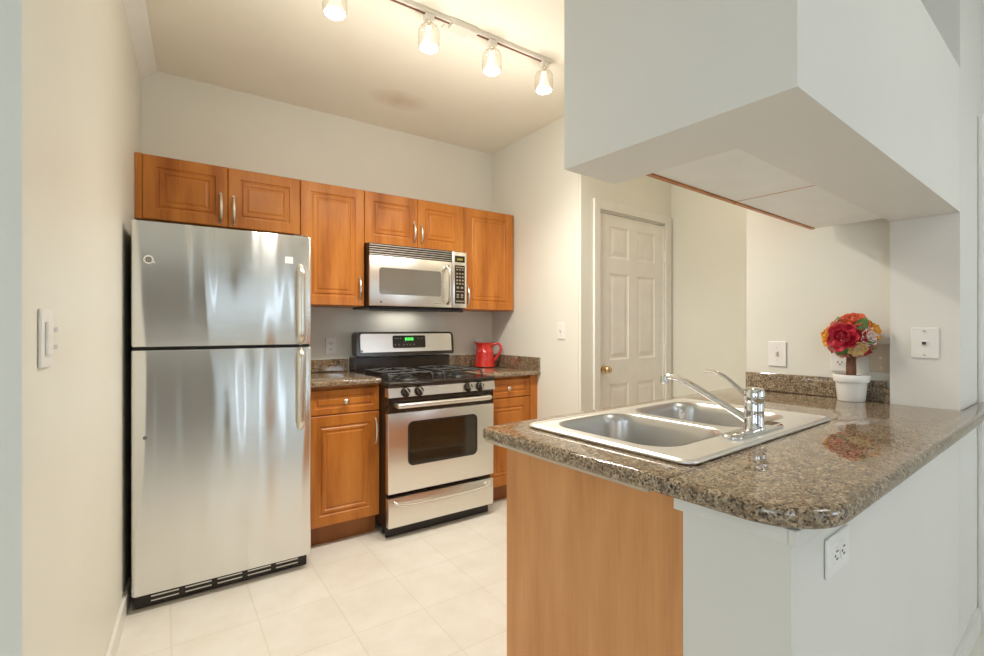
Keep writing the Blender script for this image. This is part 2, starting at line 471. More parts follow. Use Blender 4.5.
b = new(); tube(b, [(.32, -3.12, 2.372), (2.22, -3.12, 2.372)], .011, 12); rodo = obj('rod', b, M['trim'], t, smooth=50)
for x in (.34, 2.2):
    b = new(); box(b, x-.008, x+.008, -3.1995, -3.11, 2.365, 2.379); obj('bracket', b, M['trim'], t)

# trims
b = new()
y0, y1 = 1.252, WB-.001
pa = [Vector((LW(y1)+.0005, y1, 2.665)), Vector((LW(y1)+.075, y1, HC-.001)), Vector((LW(y1)+.0005, y1, HC-.001))]
pb = [Vector((LW(y0)+.0005, y0, 2.665)), Vector((LW(y0)+.075, y0, HC-.001)), Vector((LW(y0)+.0005, y0, HC-.001))]
rings(b, [pa, pb], True, True, True)
struct('trim_1', b, M['white_board'], 'sloping cornice strip along the top of the left wall', cat='trim')
b = new(); box(b, .906, 2.452, .324, .3395, .874, .9045, .003); box(b, .906, .9215, .3395, .556, .874, .9045, .003)
struct('trim_2', b, M['trim'], 'white trim strip under the granite on the low wall', 'B', cat='trim')
def skirting(name, pts, label, fr='A'):
    b = new()
    (x0, ya), (x1, yb), (nx, ny) = pts
    t = .013
    prism(b, [(x0, ya), (x1, yb), (x1+nx*t, yb+ny*t), (x0+nx*t, ya+ny*t)], .0005, .085)
    struct(name, b, M['trim'], label, fr, 'baseboard')
skirting('baseboard_left', ((LW(1.25)+.0008, 1.25), (LW(2.8)+.0008, 2.8), (1, -.06)), 'white baseboard along the left kitchen wall')
skirting('baseboard_front', ((.925, .3395), (2.82, .3395), (0, -1)), 'white baseboard along the dining side of the low wall', 'B')
skirting('baseboard_right', ((WR-.0008, 2.345), (WR-.0008, 2.735), (-1, 0)), 'white baseboard on the wall right of the stove')
skirting('baseboard_hall', ((3.5392, 1.0), (3.5392, DY-.03), (-1, 0)), 'white baseboard of the hall wall', 'B')

# six panel door in the hall
def panel_face(bm, x0, x1, z0, z1, y, steps):
    """nested rectangles: steps are (inset, depth); depth is towards +y"""
    loops = [[Vector((x0+i, y+d, z0+i)), Vector((x1-i, y+d, z0+i)), Vector((x1-i, y+d, z1-i)), Vector((x0+i, y+d, z1-i))] for i, d in steps]
    rings(bm, loops, True, False, True)
def slab_with_panels(bm, x0, x1, y, th, z0, z1, panels, steps):
    """door slab whose front (at y, facing -y) carries recessed panels in a grid of columns and rows"""
    xs = sorted({x0, x1} | {p[0] for p in panels} | {p[1] for p in panels})
    zs = sorted({z0, z1} | {p[2] for p in panels} | {p[3] for p in panels})
    for i in range(len(xs)-1):
        for j in range(len(zs)-1):
            c = (xs[i], xs[i+1], zs[j], zs[j+1])
            if any(abs(c[0]-p[0]) < 1e-6 and abs(c[1]-p[1]) < 1e-6 and abs(c[2]-p[2]) < 1e-6 and abs(c[3]-p[3]) < 1e-6 for p in panels):
                panel_face(bm, c[0], c[1], c[2], c[3], y, steps)
            else:
                bm.faces.new([bm.verts.new(v) for v in ((c[0], y, c[2]), (c[1], y, c[2]), (c[1], y, c[3]), (c[0], y, c[3]))])
    bmesh.ops.remove_doubles(bm, verts=bm.verts[:], dist=1e-6)
    a = [Vector((x0, y, z0)), Vector((x1, y, z0)), Vector((x1, y, z1)), Vector((x0, y, z1))]
    bb = [v+Vector((0, th, 0)) for v in a]
    rings(bm, [a, bb], True, False, True)
    bmesh.ops.remove_doubles(bm, verts=bm.verts[:], dist=1e-6)
    return bm
d1 = thing('door_1', 'white six panel interior door with brass knob beyond the peninsula', 'door', (3.04, DY, 0), 'B', kind='structure')
X0, X1 = 2.645, 3.435
W = X1-X0
cols = [(X0+.125, X0+.352), (X1-.338, X1-.105)]
rows = [(.22, .845), (1.02, 1.645), (1.755, 1.985)]
pan = [(c[0], c[1], r[0], r[1]) for c in cols for r in rows]
slab = slab_with_panels(new(), X0, X1, DY+.012, .035, .01, 2.07, pan, [(0, 0), (.008, .006), (.022, .008), (.05, .002)])
ds = obj('door_slab', slab, M['door'], d1)
k = new()
KX = X0+.06
lathe(k, [(.0, -.062), (.018, -.060), (.027, -.048), (.028, -.040), (.022, -.030), (.012, -.024), (.012, -.008), (.030, -.006), (.032, 0.0)], n=24,
      mtx=Matrix.Translation((KX, DY+.0115, .955)) @ Matrix.Rotation(R(-90), 4, 'X'))
obj('door_knob', k, M['brass'], ds, smooth=50)
c = new(); yc0, yc1 = DY-.018, DY-.0005
box(c, 2.575, 2.637, yc0, yc1, 0.001, 2.15, .004); box(c, 3.443, 3.52, yc0, yc1, 0.001, 2.15, .004); box(c, 2.637, 3.443, yc0, yc1, 2.083, 2.15, .004)
box(c, 2.632, 2.644, DY-.0005, DY+.07, .001, 2.083); box(c, 3.436, 3.448, DY-.0005, DY+.07, .001, 2.083); box(c, 2.644, 3.436, DY-.0005, DY+.07, 2.072, 2.085)
obj('door_casing', c, M['trim'], d1)
for hz in (.25, 1.08, 1.82):
    h = new(); cyl(h, (3.439, DY-.006, hz-.045), (3.439, DY-.006, hz+.045), .007, n=12); box(h, 3.415, 3.437, DY+.009, DY+.0118, hz-.045, hz+.045)
    obj('hinge', h, M['plastic'], d1)
# doorway at the right edge of the dining side
d2 = thing('door_2', 'white door casing at the right edge of the dining side wall', 'door', (3.31, .34, 0), 'B', kind='structure')
c = new(); box(c, 2.835, 2.885, .322, .3395, .001, 2.14, .004); box(c, 3.735, 3.80, .322, .3395, .001, 2.14, .004); box(c, 2.885, 3.735, .322, .3395, 2.065, 2.14, .004)
obj('door_casing', c, M['trim'], d2)
pan = [(2.90+.1, 2.90+.36, r[0], r[1]) for r in rows]+[(3.72-.36, 3.72-.1, r[0], r[1]) for r in rows]
ds2 = obj('door_slab', slab_with_panels(new(), 2.887, 3.733, .40, .035, .01, 2.062, pan, [(0, 0), (.008, .006), (.022, .008), (.05, .002)]), M['door'], d2)
k = new(); lathe(k, [(.0, -.062), (.018, -.060), (.027, -.048), (.028, -.040), (.022, -.030), (.012, -.024), (.012, -.008), (.030, -.006), (.032, 0.0)], n=20,
      mtx=Matrix.Translation((2.95, .3995, .955)) @ Matrix.Rotation(R(-90), 4, 'X'))
obj('door_knob', k, M['brass'], ds2, smooth=50)

# ------------------------------------------------------------------ cabinetry
DSTEPS = [(0, .004), (.004, 0), (.058, 0), (.062, .005), (.070, .006), (.076, .001), (.088, .001), (.092, .005), (.098, .005), (.106, .0015)]
def cab_door(bm, x0, x1, z0, z1, y, th=.019, steps=DSTEPS):
    panel_face(bm, x0, x1, z0, z1, y, steps)
    i, d = steps[0]
    a = [Vector((x0, y+d, z0)), Vector((x1, y+d, z0)), Vector((x1, y+d, z1)), Vector((x0, y+d, z1))]
    rings(bm, [a, [Vector((v.x, y+th, v.z)) for v in a]], True, False, True)
    bmesh.ops.remove_doubles(bm, verts=bm.verts[:], dist=1e-6)
    return bm
def pull(x, y, z0, z1):
    """bow handle, standing on a front at y that faces -y"""
    b = new(); n = 14; pts = []; rad = []
    for i in range(n+1):
        t = i/n; s = math.sin(PI*t)
        pts.append((x, y - .003 - .024*s**.7, z0+(z1-z0)*t)); rad.append(.0036+.0028*s)
    tube(b, pts, rad, 10, sx=1.25, up=(0, -1, 0))
    cyl(b, (x, y, z0+.002), (x, y-.006, z0+.002), .0062, n=12); cyl(b, (x, y, z1-.002), (x, y-.006, z1-.002), .0062, n=12)
    return b
def knob(x, y, z):
    b = new(); lathe(b, [(.006, 0), (.006, .010), (.013, .014), (.015, .019), (.012, .024), (0.0, .026)], n=18,
                     mtx=Matrix.Translation((x, y, z)) @ Matrix.Rotation(R(90), 4, 'X'))
    return b

UF = 3.05            # door faces of the wall cabinets
UT = 2.152
def wall_cabinet(label, x0, x1, z0, doors, filler=None, wall=WB, top=UT):
    t = thing('wall_cabinet', label, 'cabinet', ((x0+x1)/2, (UF+wall)/2, z0), 'A', 'maple cabinets on the back wall')
    b = new(); box(b, x0, x1, UF+.021, wall-.0008, z0, top)
    if filler: box(b, filler[0], filler[1], UF+.002, UF+.06, z0, top)
    obj('carcass', b, M['wood'], t)
    for (a, e, hx, h0, h1) in doors:
        dd = obj('door', cab_door(new(), a, e, z0+.001, top-.001, UF), M['wood'], t)
        obj('handle', pull(hx, UF, h0, h1), M['nickel'], dd)
    return t
def hz(py, x, y=UF):      # height of an image row at a place of the back wall
    d = math.cos(VIEW)*x + math.sin(VIEW)*y
    return CAM_H + (327.5-py)*d/478.0
wall_cabinet('short two-door maple wall cabinet above the refrigerator', -.092, .683, 1.815, [
    (-.092, .296, .262, hz(222, .26), hz(193, .26)), (.2985, .682, .325, hz(224, .32), hz(196, .32))], filler=(-.122, -.093))
wall_cabinet('tall single-door maple wall cabinet between refrigerator and microwave', .684, 1.082, 1.392, [(.6855, 1.0815, 1.050, hz(299.5, 1.05), hz(277, 1.05))])
wall_cabinet('short two-door maple wall cabinet above the microwave', 1.083, 1.842, 1.806, [
    (1.0845, 1.4615, 1.436, hz(242, 1.435), hz(222, 1.435)), (1.464, 1.8415, 1.490, hz(243.5, 1.49), hz(224, 1.49))])
wall_cabinet('tall single-door maple wall cabinet right of the microwave in the corner', 1.843, 2.3175, 1.388, [(1.8445, 2.303, 1.872, hz(305, 1.87), hz(286, 1.87))])

BF = 2.77
DRSTEPS = [(0, .004), (.004, 0), (.034, 0), (.038, .005), (.046, .006), (.056, .001)]
def base_cabinet(label, x0, x1, top, drawer_x, door_handle, zdr, zd, filler=None):
    t = thing('base_cabinet', label, 'cabinet', ((x0+x1)/2, 3.07, 0), 'A', 'maple base cabinets beside the stove')
    b = new(); box(b, x0, x1, BF+.021, WB-.001, .115, top)
    if filler: box(b, filler[0], filler[1], BF+.001, BF+.022, .118, top-.001)
    obj('carcass', b, M['wood'], t)
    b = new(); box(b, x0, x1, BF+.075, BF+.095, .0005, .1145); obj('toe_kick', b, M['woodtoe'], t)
    a, e = drawer_x
    dw = obj('drawer', cab_door(new(), a, e, zdr[0], zdr[1], BF, steps=DRSTEPS), M['wood'], t)
    obj('knob', knob((a+e)/2, BF, (zdr[0]+zdr[1])/2), M['nickel'], dw, smooth=50)
    dd = obj('door', cab_door(new(), a, e, zd[0], zd[1], BF), M['wood'], t)
    obj('handle', pull(door_handle[0], BF, door_handle[1], door_handle[2]), M['nickel'], dd)
base_cabinet('maple base cabinet with drawer between refrigerator and stove', .662, 1.0785, .918, (.664, 1.077),
             (1.052, hz(442.5, 1.052, BF), hz(417.5, 1.052, BF)), (.756, .896), (.125, .750))
base_cabinet('maple base cabinet with drawer under the red pitcher', 1.838, 2.317, .902, (1.842, 2.245),
             (1.87, .57, .67), (.750, .882), (.125, .744), filler=(2.248, 2.316))

def counter(label, x0, x1, y0, z1, splash_top, side=None, th=.038):
    t = thing('countertop', label, 'countertop', ((x0+x1)/2, (y0+WB)/2, z1-th), 'A', 'speckled granite countertops')
    obj('slab', filled([(x0, y0), (x1, y0), (x1, WB-.0008), (x0, WB-.0008)], [], z1-th, z1, .008), M['granite'], t, smooth=40)
    b = new(); box(b, x0, x1, WB-.021, WB-.0008, z1+.0003, splash_top, .002)
    obj('backsplash', b, M['granite'], t)
    if side:
        b = new(); box(b, x1-.0205, x1-.0003, y0+.002, WB-.0215, z1+.0003, splash_top, .002)
        obj('side_splash', b, M['granite'], t)
counter('small granite countertop between refrigerator and stove', .655, 1.0745, 2.735, .950, 1.034, th=.031)
counter('small granite corner countertop under the red pitcher', 1.833, 2.3183, 2.735, .932, 1.030, side=True, th=.029)

# ------------------------------------------------------------------ refrigerator
FX0, FX1 = -.117, .634
FY = 2.590
fr = thing('refrigerator', 'stainless steel top-freezer refrigerator standing by the left wall', 'refrigerator', ((FX0+FX1)/2, 2.98, 0))
b = new(); box(b, FX0+.004, FX1-.004, FY+.075, 3.335, .035, 1.712, .004)
obj('body', b, M['brownblack'], fr)
def curved_door(z0, z1):
    b = new(); n = 28; fp = []
    th = .068; r = .014
    WD = FX1-FX0; ed = [0, .0007, .002, .004, .0065, .0095, .0125]
    for t in [e/WD for e in ed] + [(.016+(WD-.032)*i/n)/WD for i in range(n+1)] + [1-e/WD for e in ed[::-1]]:
        x = FX0 + WD*t
        bul = .003*(1-(2*t-1)**2)
        e = min(t, 1-t)*(FX1-FX0)
        rnd = r - math.sqrt(max(0, r*r-(r-e)**2)) if e < r else 0
        fp.append((x, FY - bul + rnd - .010*t))
    for k in range(4):   # finer roundness at both edges
        pass
    poly = fp + [(FX1, FY+th), (FX0, FY+th)]
    m = .006
    cx, cy = (FX0+FX1)/2, FY+.03
    def sc(k): return [(cx+(p[0]-cx)*(1-k/.375), cy+(p[1]-cy)*(1-k/.05)) for p in poly]
    L = [[Vector((p[0], p[1], z)) for p in pl] for pl, z in ((sc(m), z0), (sc(m*.3), z0+m*.3), (poly, z0+m), (poly, z1-m), (sc(m*.3), z1-m*.3), (sc(m), z1))]
    rings(b, L, True, True, True)
    return b
fd = obj('freezer_door', curved_door(1.166, 1.722), M['fridge'], fr, smooth=35)
rd = obj('fridge_door', curved_door(.076, 1.152), M['fridge'], fr, smooth=35)
b = new(); box(b, FX0+.006, FX1-.006, FY+.012, FY+.074, 1.1535, 1.1645); obj('door_gasket', b, M['gap'], fr)
def front_y(x):
    t = (x-FX0)/(FX1-FX0); return FY - .003*(1-(2*t-1)**2) - .010*t
def fz(py, x): d = math.cos(VIEW)*x + math.sin(VIEW)*front_y(x); return CAM_H + (327.5-py)*d/478.0
HX = .575
def fridge_handle(za, zb, top_end):
    b = new(); n = 24; pts = []; rad = []; y = front_y(HX)
    for i in range(n+1):
        t = i/n; s = min(1, math.sin(PI*min(t, 1-t)*1.0)*3.2) if True else 0
        off = .006 + .034*(1-(1-s)**2)
        pts.append((HX, y-off, za+(zb-za)*t)); rad.append(.012+.008*s)
    tube(b, pts, rad, 14, sx=1.0, sy=.62, up=(0, -1, 0))
    box(b, HX-.013, HX+.013, y-.012, y+.002, za, za+.03, .003); box(b, HX-.013, HX+.013, y-.012, y+.002, zb-.03, zb, .003)
    return b
obj('handle', fridge_handle(1.170, fz(265, HX), 1), M['nickel'], fd, smooth=50)
obj('handle', fridge_handle(fz(428, HX), 1.148, 0), M['nickel'], rd, smooth=50)
# round maker's badge: a white ring around a small square swirl, and the white tag at the right
bx_, bz_ = -.055, fz(259, -.055); by_ = front_y(bx_)+.001
b = new(); n = 28
for ro, ri, y in ((.0190, .0135, by_-.0035),):
    L = [[Vector((bx_+r*math.cos(2*PI*i/n), yy, bz_+r*math.sin(2*PI*i/n))) for i in range(n)] for r, yy in ((ro, by_), (ro, y), (ri, y), (ri, by_))]
    rings(b, L, True)
box(b, bx_+.012, bx_+.024, by_-.0035, by_, bz_-.014, bz_-.008)
bd = obj('badge', b, M['badge'], fd)
b = new()
for (u0, u1, w0, w1) in ((-.009, .007, .006, .009), (-.009, -.006, -.007, .006), (-.006, .009, -.009, -.006), (.006, .009, -.006, .005), (-.003, .003, -.003, .003)):
    box(b, bx_+u0, bx_+u1, by_-.0032, by_, bz_+w0, bz_+w1)
obj('swirl', b, M['badgegrey'], bd)
tx_ = .522; b = new(); box(b, tx_-.018, tx_+.020, front_y(tx_)-.003, front_y(tx_)+.001, fz(263, tx_), fz(256.5, tx_)); obj('badge', b, M['badge'], fd, label='small white rectangular badge')
b = new(); px_ = -.068; cyl(b, (px_, front_y(px_)+.002, fz(437.5, px_)), (px_, front_y(px_)-.002, fz(437.5, px_)), .008, n=16); obj('plug', b, M['badgegrey'], rd)
gr = new(); box(gr, FX0+.012, FX1-.012, FY+.045, FY+.073, .004, .068, .003)
g = obj('grille', gr, M['blackmat'], fr)
for i in range(5):
    x0 = FX0+.07+i*.13
    s = new()
    for j in range(2): box(s, x0, x0+.105, FY+.0425, FY+.0448, .024+j*.020, .029+j*.020)
    obj('vent_slot', s, M['steel'], g)
for sx in (FX0+.05, FX1-.05):
    for sy in (2.74, 3.29):
        b = new(); cyl(b, (sx, sy, 0), (sx, sy, .036), .02, n=14); obj('foot', b, M['blackmat'], fr)
b = new(); box(b, FX1-.085, FX1-.02, FY+.02, FY+.11, 1.7225, 1.733, .004); obj('hinge_cover', b, M['blackmat'], fr)

# ------------------------------------------------------------------ over the range microwave
mw = thing('microwave', 'stainless over-the-range microwave under the short wall cabinet', 'microwave', (1.45, 3.17, 1.392))
MF = 2.968
b = new(); box(b, 1.087, 1.815, MF+.022, WB-.0008, 1.392, 1.803, .003); obj('body', b, M['brownblack'], mw)
b = new(); box(b, 1.087, 1.694, MF+.010, MF+.0215, 1.722, 1.797); vg = obj('vent_grille', b, M['gap'], mw)
for i in range(5):
    z = 1.7245+i*.0150
    b = new(); box(b, 1.087, 1.694, MF-.001, MF+.0098, z+.001, z+.0075, .002); obj('louver', b, M['steel'], vg)
b = new(); box(b, 1.087, 1.693, MF, MF+.021, 1.394, 1.7205, .005); md = obj('door', b, M['steel'], mw, smooth=35)
def rr_panel(x0, x1, z0, z1, y0, y1, r):
    b = new(); pl = rrect(x0, x1, z0, z1, r)
    rings(b, [[Vector((p[0], y, p[1])) for p in pl] for y in (y1, y0)], True, True, True); return b
obj('window', rr_panel(1.152, 1.604, 1.470, 1.645, MF-.0015, MF+.004, .018), M['mwglass'], md)
b = new(); pts = smooth_path([(1.655, MF-.002, 1.424), (1.655, MF-.030, 1.445), (1.655, MF-.040, 1.50), (1.655, MF-.043, 1.555), (1.655, MF-.040, 1.61), (1.655, MF-.030, 1.665), (1.655, MF-.002, 1.688)], 5)
tube(b, pts, .011, 12, up=(0, -1, 0)); obj('handle', b, M['nickel'], md, smooth=50)
b = new(); cyl(b, (1.163, MF+.002, 1.420), (1.163, MF-.0015, 1.420), .008, n=18); obj('badge', b, M['badgegrey'], md)
b = new(); box(b, 1.55, 1.61, MF-.0008, MF+.001, 1.419, 1.423); obj('nameplate', b, M['badgegrey'], md)
b = new(); box(b, 1.6955, 1.815, MF, MF+.021, 1.394, 1.797, .004); cp = obj('control_panel', b, M['steel'], mw, smooth=35)
b = new(); box(b, 1.716, 1.798, MF-.002, MF+.003, 1.722, 1.768); dp = obj('display', b, M['black'], cp)
b = new(); box(b, 1.716, 1.798, MF-.002, MF+.003, 1.425, 1.700); obj('keypad', b, M['black'], cp)
rowsz = [(1.685, 4, .010), (1.668, 3, .008), (1.640, 3, .010), (1.616, 3, .012), (1.592, 3, .012), (1.568, 3, .012), (1.540, 2, .014), (1.512, 4, .007), (1.488, 2, .012), (1.472, 2, .010), (1.442, 4, .010)]
for z, nn, h in rowsz:
    for i in range(nn):
        x = 1.722 + (1.792-1.722)*(i+.5)/nn
        b = new(); w = .0075 if nn > 2 else .010
        box(b, x-w, x+w, MF-.0032, MF-.002, z-h/2, z+h/2); obj('button', b, M['button'], cp)
b = new()
for i in range(4):
    x = 1.735+i*.012; box(b, x, x+.008, MF-.0028, MF-.002, 1.736, 1.750)
obj('display_digits', b, M['amber_led'], cp)
b = new(); box(b, 1.10, 1.80, MF+.04, 3.34, 1.380, 1.3915, .003); obj('underside_grille', b, M['blackmat'], mw)
b = new(); box(b, 1.10, 1.80, 2.99, 3.01, 1.364, 1.3798, .003); obj('lip', b, M['blackmat'], mw)
b = new(); box(b, 1.30, 1.60, 3.24, 3.31, 1.3775, 1.3798); obj('cooktop_fill_panel', b, M['fill_panel'], mw)  # added glowing panel, tucked out of view behind the lip
l = bpy.data.lights.new('cooktop_fill', 'AREA'); l.shape = 'RECTANGLE'; l.size = .30; l.size_y = .07; l.energy = .38; l.color = (1.0, .94, .86)  # added fill light, brightens the wall between microwave and range
lo = bpy.data.objects.new('cooktop_fill', l); COL.objects.link(lo); lo.parent = mw; lo.location = (0, 3.275-3.17, 1.3765-1.392)

# ------------------------------------------------------------------ gas range
rg = thing('gas_range', 'stainless and black gas stove with four burners under the microwave', 'stove', (1.45, 3.0, 0))
RX0, RX1 = 1.076, 1.829
RF = 2.640
CT = .928
b = new(); box(b, RX0+.012, RX1-.012, RF+.055, RF+.075, .004, .054); obj('kick_panel', b, M['blackmat'], rg)
b = new(); box(b, RX0+.0045, RX1, RF+.045, 3.355, .055, CT-.028, .003); obj('body', b, M['brownblack'], rg)
b = new()
box(b, RX0-.001, RX1+.001, RF-.012, 2.73, CT-.027, CT, .008, 3); box(b, RX0+.006, RX1-.001, 2.725, 3.25, CT-.024, CT-.0004)
ck = obj('cooktop', b, M['black'], rg, smooth=40)
# control panel, slightly tilted
b = new(); a = [Vector((RX0, RF-.016, .904)), Vector((RX0, RF+.002, .842)), Vector((RX0, RF+.044, .842)), Vector((RX0, RF+.044, .8965)), Vector((RX0, RF-.010, .8965))]
a = [Vector((RX0, RF-.002, .8965)), Vector((RX0, RF-.016, .842)), Vector((RX0, RF+.0445, .842)), Vector((RX0, RF+.0445, .8965))]
rings(b, [a, [v+Vector((RX1-RX0, 0, 0)) for v in a]], True, True, True)
pnl = obj('control_panel', b, M['steel'], rg)
for kx in (1.183, 1.271, 1.617, 1.707):
    b = new()
    m = Matrix.Translation((kx, RF-.010, .869)) @ Matrix.Rotation(R(90-14), 4, 'X')
    lathe(b, [(.030, -.001), (.030, .003), (.022, .006), (.021, .026), (.017, .030), (0.0, .030)], n=22, mtx=m)
    kb = obj('knob', b, M['black'], rg, smooth=40)
    b = new()
    for s in (0,): 
        bb = new(); box(bb, -.004, .004, -.021, .021, .0301, .040, .002); bb.transform(m @ Matrix.Rotation(R(35 if kx < 1.4 else 10), 4, 'Z')); join(b, bb)
    obj('grip', b, M['nickel'], kb)
# oven door
b = new(); box(b, RX0+.002, RX1-.002, RF+.003, RF+.044, .748, .838, .004); obj('door_top_band', b, M['black'], rg)
b = new(); box(b, RX0+.002, RX1-.002, RF, RF+.044, .272, .7475, .006); od = obj('oven_door', b, M['steel'], rg, smooth=35)
obj('window', rr_panel(1.203, 1.694, .425, .690, RF-.002, RF+.004, .035), M['ovenglass'], od)
b = new()
L = [[Vector((p[0], y, p[1])) for p in pl] for pl, y in ((rrect(1.203, 1.694, .425, .690, .035), RF-.0005), (rrect(1.203, 1.694, .425, .690, .035), RF-.0045), (rrect(1.212, 1.685, .434, .681, .030), RF-.0045), (rrect(1.212, 1.685, .434, .681, .030), RF-.0005))]
rings(b, L, True); obj('window_trim', b, M['blackmat'], od)
hz_ = .795
b = new(); pts = smooth_path([(1.124, RF+.001, hz_), (1.129, RF-.032, hz_), (1.15, RF-.048, hz_), (1.28, RF-.055, hz_+.001), (1.452, RF-.058, hz_+.001), (1.62, RF-.055, hz_+.001), (1.750, RF-.048, hz_), (1.771, RF-.032, hz_), (1.776, RF+.001, hz_)], 5)
tube(b, pts, .0155, 14); obj('handle', b, M['steel'], od, smooth=50)
# storage drawer
b = new(); box(b, RX0+.004, RX1-.004, RF, RF+.044, .072, .248, .006); sd = obj('storage_drawer', b, M['steel'], rg, smooth=35)
b = new(); pts = smooth_path([(1.115, RF+.001, .226), (1.125, RF-.016, .218), (1.17, RF-.026, .204), (1.30, RF-.030, .197), (1.452, RF-.031, .196), (1.60, RF-.030, .197), (1.735, RF-.026, .204), (1.78, RF-.016, .218), (1.79, RF+.001, .226)], 5)
tube(b, pts, .008, 12); obj('handle', b, M['steel'], sd, smooth=50)
for sx in (RX0+.04, RX1-.04):
    for sy in (RF+.14, 3.30):
        b = new(); cyl(b, (sx, sy, 0), (sx, sy, .056), .018, n=12); obj('foot', b, M['blackmat'], rg)
# burners and grates
def burner(cx, cy, r):
    b = new(); lathe(b, [(r*1.55, CT+.0005), (r*1.5, CT+.004), (r*1.05, CT+.006), (r, CT+.016), (r*.8, CT+.017), (r*.75, CT+.026), (r*.4, CT+.028), (0, CT+.028)], cx, cy, 24)
    obj('burner', b, M['iron'], rg, smooth=40)
for (cx, cy, r) in ((1.265, 2.80, .046), (1.265, 3.06, .038), (1.64, 2.80, .046), (1.64, 3.06, .038)): burner(cx, cy, r)
def grate(cx):
    b = new(); w = .145; y0, y1 = 2.70, 3.16; zt = CT+.040; rr = .0065
    for sx in (-1, 1):
        tube(b, smooth_path([(cx+sx*w, y0+.02, CT+.001), (cx+sx*w, y0+.03, zt-.006), (cx+sx*w, y0+.07, zt), (cx+sx*w, (y0+y1)/2, zt), (cx+sx*w, y1-.07, zt), (cx+sx*w, y1-.03, zt-.006), (cx+sx*w, y1-.02, CT+.001)], 4), rr, 8)
    for yy in (y0+.05, (y0+y1)/2, y1-.05): tube(b, [(cx-w, yy, zt), (cx+w, yy, zt)], rr, 8)
    for yc in (2.80, 3.06):
        for a in range(4):
            dx, dy = math.cos(PI/4+a*PI/2), math.sin(PI/4+a*PI/2)
            tube(b, smooth_path([(cx+dx*.04, yc+dy*.04, zt+.007), (cx+dx*.08, yc+dy*.075, zt+.004), (cx+dx*.14, yc+dy*.115, zt)], 3), rr*.9, 8)
    obj('grate', b, M['iron'], rg, smooth=50)
grate(1.265); grate(1.64)
# backguard
b = new(); box(b, RX0+.004, RX1-.004, 3.235, 3.36, CT+.0005, 1.045, .004); bg0 = obj('backguard_base', b, M['black'], rg)
b = new()
pl = rrect(RX0+.008, RX1+.016, 1.056, 1.222, [.03, .03, .012, .012])
def lean(p, off): return Vector((p[0], 3.205+off+(p[1]-1.05)*.10, p[1]))
rings(b, [[lean(p, o) for p in pl] for o in (.10, .0)], True, True, True)
bg = obj('backguard', b, M['black'], rg)
b = new(); pl = rrect(RX0+.034, RX1-.006, 1.080, 1.209, [.018, .018, .004, .004])
rings(b, [[lean(p, o) for p in pl] for o in (-.0002, -.006)], True, True, True); obj('steel_panel', b, M['steel'], bg)
b = new(); pl = rrect(1.345, 1.602, 1.106, 1.196, .012)
rings(b, [[lean(p, o) for p in pl] for o in (-.0062, -.009)], True, True, True); obj('display', b, M['black'], bg)
b = new()
for i, (u0, u1) in enumerate(((1.430, 1.445), (1.450, 1.465), (1.470, 1.474), (1.479, 1.494))):
    q = [(u0+.01, 1.160), (u1+.01, 1.160), (u1+.01, 1.180), (u0+.01, 1.180)]
    rings(b, [[lean(p, o) for p in q] for o in (-.0091, -.0097)], True, True, True)
obj('clock_digits', b, M['green_led'], bg)
for (u, z) in ((1.355, 1.163), (1.375, 1.163), (1.395, 1.163), (1.355, 1.118), (1.38, 1.118), (1.42, 1.118), (1.445, 1.118), (1.47, 1.118), (1.50, 1.118), (1.535, 1.163), (1.56, 1.163)):
    b = new(); q = [(u+.005, z+.008), (u+.015, z+.008), (u+.015, z+.016), (u+.005, z+.016)]
    rings(b, [[lean(p, o) for p in q] for o in (-.0091, -.0098)], True, True, True); obj('button', b, M['button'], bg)
b = new(); cyl(b, lean((1.118, 1.090), -.0055), lean((1.118, 1.090), -.008), .0085, n=18); obj('badge', b, M['badgegrey'], bg)

# ------------------------------------------------------------------ red pitcher
PX, PY, PZ = 2.165, 3.258, .9325
pt = thing('pitcher', 'red enamel pitcher standing on the corner countertop', 'pitcher', (PX, PY, PZ), 'A', rot=-R(34.5))
prof = [(.0, .001), (.080, .001), (.086, .006), (.086, .014), (.082, .020), (.080, .06), (.074, .110), (.073, .118), (.0745, .121), (.072, .125), (.064, .150), (.060, .170), (.061, .184), (.066, .196),
        (.063, .196), (.057, .184), (.056, .165), (.066, .120), (.074, .05), (.07, .012), (0, .010)]
b = new(); n = 40
for idx, (r, z) in enumerate(prof):
    pass
loops = []
for r, z in prof:
    l = []
    for i in range(n):
        a = 2*PI*i/n
        da = abs(((a-PI+PI) % (2*PI))-PI)                # angle from the -x side
        k = math.exp(-(da/.42)**2) * max(0, (z-.150)/.046)
        rr = r*(1+.42*k); l.append(Vector((rr*math.cos(a), rr*math.sin(a), z+.012*k)))
    loops.append(l)
rings(b, loops, True)
obj('body', b, M['red'], pt, smooth=40)
b = new(); tube(b, smooth_path([(.056, 0, .170), (.085, 0, .190), (.120, 0, .183), (.132, 0, .150), (.120, 0, .112), (.098, 0, .080), (.080, 0, .052)], 5), .0085, 10, sx=1.3, up=(0, 1, 0))
obj('handle', b, M['red'], pt, smooth=50)

